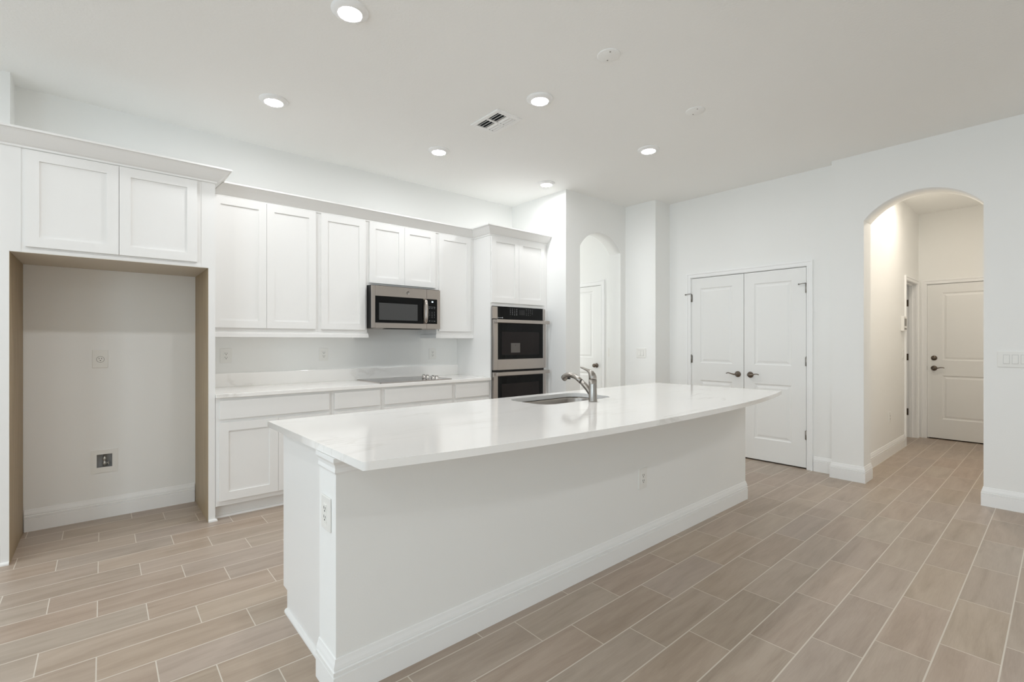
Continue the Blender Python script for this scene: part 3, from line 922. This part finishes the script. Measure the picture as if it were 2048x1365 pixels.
oven_door(0.980, 1.516, (1.092, 1.482), (1.138, 1.388))
oven_door(0.300, 0.958, (0.420, 0.915), (0.480, 0.830))
o = obj('oven_window_patch', MB().box(3.343, 3.476, YV - 0.0125, YV - 0.0115, 1.162, 1.266), 'patch')  # thin grey rectangle lying on the upper oven window
tag(o, 'small grey card on the upper oven window', 'patch')
m = MB().box(3.408, 3.413, YV - 0.0129, YV - 0.0126, 1.236, 1.250)
obj('dark_mark', m, 'slot', o)

# cooktop
ck = thing('cooktop', 'dark glass electric cooktop set into the kitchen wall counter', 'cooktop', (2.265, 4.26, 0.905))
obj('glass_top', MB().box(1.890, 2.640, 4.003, 4.512, 0.9056, 0.911, 0.001), 'cooktop', ck)
m = MB()
m.box(1.886, 2.644, 3.999, 4.0035, 0.9054, 0.9118); m.box(1.886, 2.644, 4.5115, 4.516, 0.9054, 0.9118)
m.box(1.886, 1.8905, 3.999, 4.516, 0.9054, 0.9118); m.box(2.6395, 2.644, 3.999, 4.516, 0.9054, 0.9118)
obj('trim_frame', m, 'steel', ck)
for x, y, r in ((2.03, 4.13, 0.10), (2.04, 4.38, 0.075), (2.31, 4.12, 0.075), (2.31, 4.37, 0.10)):
    m = MB().lathe([(r, 0.9111), (r - 0.004, 0.9112)], lambda a, b, t: (x + a, y + b, t), 40, caps=False)
    obj('burner_ring', m, 'burner', ck)
for y in (4.045, 4.115, 4.225, 4.295):
    x = 2.500
    m = MB().lathe([(0.023, 0.911), (0.023, 0.914), (0.019, 0.916), (0.0185, 0.936), (0.016, 0.940), (0.0, 0.940)], lambda a, b, t: (x + a, y + b, t), 24, caps=False)
    m.box(x - 0.004, x + 0.004, y - 0.020, y + 0.020, 0.936, 0.947, 0.0015)
    obj('knob', m, 'chrome', ck)

# ------------------------------------------------------------------ outlets and switches (local: plate in the x-z plane, front faces -y)
def duplex(name_label, loc, rz, w=0.074, h=0.120, group='duplex outlets', flip=False):
    t = thing('outlet', name_label, 'outlet', loc, rz, group)
    obj('cover_plate', MB().box(-w / 2, w / 2, -0.006, 0, -h / 2, h / 2, 0.0022), 'plate', t, local=True)
    r = obj('receptacle', MB().box(-0.0165, 0.0165, -0.0085, -0.005, -0.034, 0.034, 0.0015), 'plate', t, local=True)
    m = MB()
    for zc in (-0.0165, 0.0165):
        m.box(-0.0085, -0.0060, -0.0092, -0.0085, zc - 0.001, zc + 0.009); m.box(0.0060, 0.0085, -0.0092, -0.0085, zc - 0.001, zc + 0.008)
        m.lathe([(0.0032, 0), (0.0032, 0.0007)], lambda a, b, q: (a, -0.0085 - q, zc - 0.0075 + b), 10)
    obj('slots', m, 'slot', r, local=True)
    for zc in (-0.045, 0.045):
        m = MB().lathe([(0.003, 0), (0.003, 0.0008)], lambda a, b, q: (a, -0.006 - q, zc + b), 10)
        obj('screw', m, 'plate', t, local=True)
    return t
duplex('white outlet above the counter next to the refrigerator alcove', (0.779, YK, 1.163), 0, 0.086)
duplex('white outlet above the counter midway between alcove and cooktop', (1.580, YK, 1.160), 0, 0.082)
duplex('white outlet above the counter behind the cooktop', (2.763, YK, 1.147), 0, 0.090)
duplex('white outlet on the long plastered face of the island', (2.520, YW0, 0.440), 0, 0.084, 0.126)
duplex('white outlet on the narrow end of the island', (HW0 - 0.0006, 1.788, 0.645), R90, 0.090, 0.124)
duplex('white outlet low on the hall side wall', (6.69, YH, 0.432), 0, 0.080)
t = thing('appliance_outlet', 'white single round outlet on the refrigerator alcove wall', 'outlet', (-0.0135, YK, 1.156))
obj('cover_plate', MB().box(-0.0435, 0.0435, -0.006, 0, -0.065, 0.065, 0.0022), 'plate', t, local=True)
r = obj('receptacle', MB().lathe([(0.021, 0.005), (0.021, 0.0085), (0.019, 0.009)], lambda a, b, q: (0.001 + a, -q, -0.004 + b), 28), 'plate', t, local=True)
m = MB().box(-0.0075, -0.0045, -0.0097, -0.009, -0.002, 0.007).box(0.0065, 0.0095, -0.0097, -0.009, -0.002, 0.007)
m.lathe([(0.0032, 0), (0.0032, 0.0007)], lambda a, b, q: (0.001 + a, -0.009 - q, -0.012 + b), 10)
obj('slots', m, 'slot', r, local=True)
m = MB().lathe([(0.0205, 0.0062), (0.0225, 0.0064)], lambda a, b, q: (0.001 + a, -q, -0.004 + b), 28, caps=False)
obj('gasket', m, 'slot', t, local=True)

def switches(label, loc, rz, n, w, h=0.120, pitch=0.046):
    t = thing('light_switch', label, 'light switch', loc, rz, 'rocker light switches')
    obj('cover_plate', MB().box(-w / 2, w / 2, -0.006, 0, -h / 2, h / 2, 0.0022), 'plate', t, local=True)
    for k in range(n):
        x = (k - (n - 1) / 2) * pitch
        m = MB().box(x - 0.0165, x + 0.0165, -0.0066, -0.005, -0.034, 0.034)
        f = obj('switch_frame', m, 'boxgrey', t, local=True)
        m = MB().prism([(-0.0065, -0.0325), (-0.0115, -0.0325), (-0.0085, 0.0), (-0.0078, 0.0325), (-0.0065, 0.0325)],
                       lambda p, q, s: (s, p, q), x - 0.0152, x + 0.0152)
        obj('rocker', m, 'plate', f, local=True)
    return t
switches('white double rocker switch on the pier beside the small arch', (XP, 3.4045, 1.142), R90, 2, 0.138)
switches('white triple rocker switch on the wall beside the large arch', (XA, 0.247, 1.147), R90, 3, 0.190)
switches('white single rocker switch below the keypad in the hall', (7.365, YH, 1.135), 0, 1, 0.080)
switches('white single rocker switch seen through the small arch', (XP, 3.875, 1.142), R90, 1, 0.075)

# keypad / thermostat in the hall
t = thing('keypad', 'white wall keypad with grey screen beside the hall side doorway', 'keypad', (7.345, YH, 1.498))
obj('housing', MB().box(-0.082, 0.082, -0.030, 0, -0.090, 0.090, 0.006), 'plate', t, local=True)
obj('screen', MB().box(-0.050, 0.058, -0.0312, -0.0295, -0.028, 0.062), 'screen', t, local=True)
m = MB()
for k in range(3): m.box(-0.050 + k * 0.038, -0.020 + k * 0.038, -0.0325, -0.0295, -0.072, -0.052, 0.001)
obj('buttons', m, 'screen', t, local=True)

# ice-maker supply box in the alcove wall
t = thing('water_supply_box', 'white recessed water supply box low on the refrigerator alcove wall', 'water supply box', (0.0105, YK, 0.412))
m = MB()
m.box(-0.076, -0.0435, -0.005, 0, -0.082, 0.082); m.box(0.0435, 0.074, -0.005, 0, -0.082, 0.082)
m.box(-0.0435, 0.0435, -0.005, 0, 0.050, 0.082); m.box(-0.0435, 0.0435, -0.005, 0, -0.082, -0.045)
obj('face_plate', m, 'plate', t, local=True)
m = MB()
x0, x1, z0, z1 = -0.0440, 0.0440, -0.0455, 0.0505
m.box(x0, x1, 0.045, 0.048, z0, z1); m.box(x0, x0 + 0.002, 0, 0.045, z0, z1); m.box(x1 - 0.002, x1, 0, 0.045, z0, z1)
m.box(x0 + 0.002, x1 - 0.002, 0, 0.045, z0, z0 + 0.002); m.box(x0 + 0.002, x1 - 0.002, 0, 0.045, z1 - 0.002, z1)
obj('recess', m, 'boxgrey', t, local=True)
m = MB()
m.lathe([(0.010, -0.043), (0.010, -0.030), (0.014, -0.028), (0.014, -0.012), (0.009, -0.010), (0.009, 0.002), (0.013, 0.004), (0.013, 0.020), (0.008, 0.024), (0.007, 0.048)],
        lambda a, b, q: (a, 0.024 + b, q), 20)
m.lathe([(0.006, 0), (0.006, 0.018)], lambda a, b, q: (0.006 + q, 0.024 + a, -0.020 + b), 12)
m.box(0.020, 0.026, 0.012, 0.036, -0.032, -0.008, 0.002)
obj('valve', m, 'brass', t, local=True)

# ------------------------------------------------------------------ ceiling fittings
def can(label, x, y, group='recessed ceiling lights'):
    t = thing('ceiling_light', label, 'ceiling light', (x, y, CZ), 0, group)
    m = MB().lathe([(0.093, 0), (0.093, -0.005), (0.088, -0.010), (0.064, -0.020), (0.060, -0.021), (0.059, -0.018)], lambda a, b, q: (a, b, q), 40, caps=False)
    obj('trim_ring', m, 'trim', t, local=True)
    m = MB().lathe([(0.0595, -0.0185), (0.040, -0.0195), (0.0, -0.020)], lambda a, b, q: (a, b, q), 40, caps=False)
    obj('lens', m, 'lens_kitchen', t, local=True)
    return t
c0 = can('lit recessed ceiling light nearest the refrigerator cabinet, largest of the front row', 0.965, 2.400)
def can_copy(label, x, y, group='recessed ceiling lights'):
    c = copy_tree(c0); c.location = (x, y, CZ); c['label'] = label; c['group'] = group
    return c
can_copy('lit recessed ceiling light above the wall cabinets beside the refrigerator cabinet', 0.915, 3.640)
can_copy('lit recessed ceiling light beside the air vent, over the island', 2.325, 2.404)
can_copy('lit recessed ceiling light between the air vent and the microwave wall', 2.270, 3.640)
can_copy('lit recessed ceiling light over the island end facing the pantry doors', 3.665, 2.408)
can_copy('lit recessed ceiling light tucked in the corner above the wall ovens', 3.618, 3.640)
def relens(c, k):
    for ch in c.children:
        if ch.name.startswith('lens'):
            ch.data = ch.data.copy(); ch.data.materials[0] = M['lens_' + k]
relens(can_copy('lit recessed ceiling light in the hall behind the large arch', 6.74, 0.86, 'recessed lights outside the kitchen'), 'hall')
relens(can_copy('added unseen ceiling light brightening the hall just behind the large arch', 5.95, 0.62, 'recessed lights outside the kitchen'), 'hall')  # extra lamp added out of view to brighten the hall
relens(can_copy('lit recessed ceiling light in the passage behind the small arch', 4.52, 4.75, 'recessed lights outside the kitchen'), 'passage')
for k, spots in (('side', ((-0.40, 2.40), (-1.75, 2.40), (-1.75, 3.64))), ('living', ((-1.6, -0.9), (1.0, -0.9), (3.6, -0.9))), ('far', ((-1.6, -2.1), (1.0, -2.1), (3.6, -2.1)))):
    for x, y in spots:
        relens(can_copy('lit recessed ceiling light in the open living area away from the cabinets', x, y, 'recessed lights of the open room'), k)

def blank(label, x, y):
    t = thing('ceiling_cover_plate', label, 'cover plate', (x, y, CZ), 0, 'blank ceiling covers')
    m = MB().lathe([(0.068, 0), (0.068, -0.004), (0.064, -0.006), (0.0, -0.006)], lambda a, b, q: (a, b, q), 40, caps=False)
    obj('plate', m, 'ceiling', t, local=True)
    for s in (-1, 1):
        m = MB().lathe([(0.0045, -0.0062), (0.0045, -0.0075), (0.0, -0.0075)], lambda a, b, q: (a + s * 0.028, b + s * 0.032, q), 10, caps=False)
        obj('screw', m, 'hinge', t, local=True)
blank('blank round ceiling cover above the island near the front ceiling light', 2.281, 1.770)
blank('blank round ceiling cover above the island near the pantry end', 3.316, 1.782)

VX0, VX1, VY0, VY1 = 2.186, 2.430, 2.706, 3.040
v = thing('air_vent', 'white square louvered air vent in the ceiling', 'air vent', ((VX0 + VX1) / 2, (VY0 + VY1) / 2, CZ))
m = MB()
fw = 0.036
ym = (VY0 + VY1) / 2
m.box(VX0, VX0 + fw, VY0, VY1, CZ - 0.010, CZ, 0.003); m.box(VX1 - fw, VX1, VY0, VY1, CZ - 0.010, CZ, 0.003)
m.box(VX0 + fw, VX1 - fw, VY0, VY0 + fw, CZ - 0.010, CZ); m.box(VX0 + fw, VX1 - fw, VY1 - fw, VY1, CZ - 0.010, CZ)
m.box(VX0 + fw, VX1 - fw, ym - 0.009, ym + 0.009, CZ - 0.010, CZ)
obj('frame', m, 'trim', v)
obj('duct_shade', MB().box(VX0 + fw, VX1 - fw, VY0 + fw, VY1 - fw, CZ - 0.0015, CZ - 0.0003), 'ventshade', v)  # flat dark sheet, its colour stands in for shade up in the duct
nb = 6
step = (VX1 - VX0 - 2 * fw) / nb
for y0, y1 in ((VY0 + fw, ym - 0.009), (ym + 0.009, VY1 - fw)):
    for k in range(nb):
        xc = VX0 + fw + (k + 0.5) * step
        s = 1 if k < nb / 2 else -1
        # curved blade: hangs a little below the frame and flicks outwards
        prof = [(-0.010, -0.003), (-0.004, -0.005), (0.002, -0.009), (0.006, -0.0135), (0.0072, -0.0130), (0.0035, -0.0082), (-0.003, -0.004), (-0.010, -0.002)]
        m = MB().prism([(xc + s * -a * 1.05, CZ + b) for a, b in prof], lambda p, q, tt: (p, tt, q), y0 + 0.002, y1 - 0.002)
        obj('louver', m, 'trim', v)
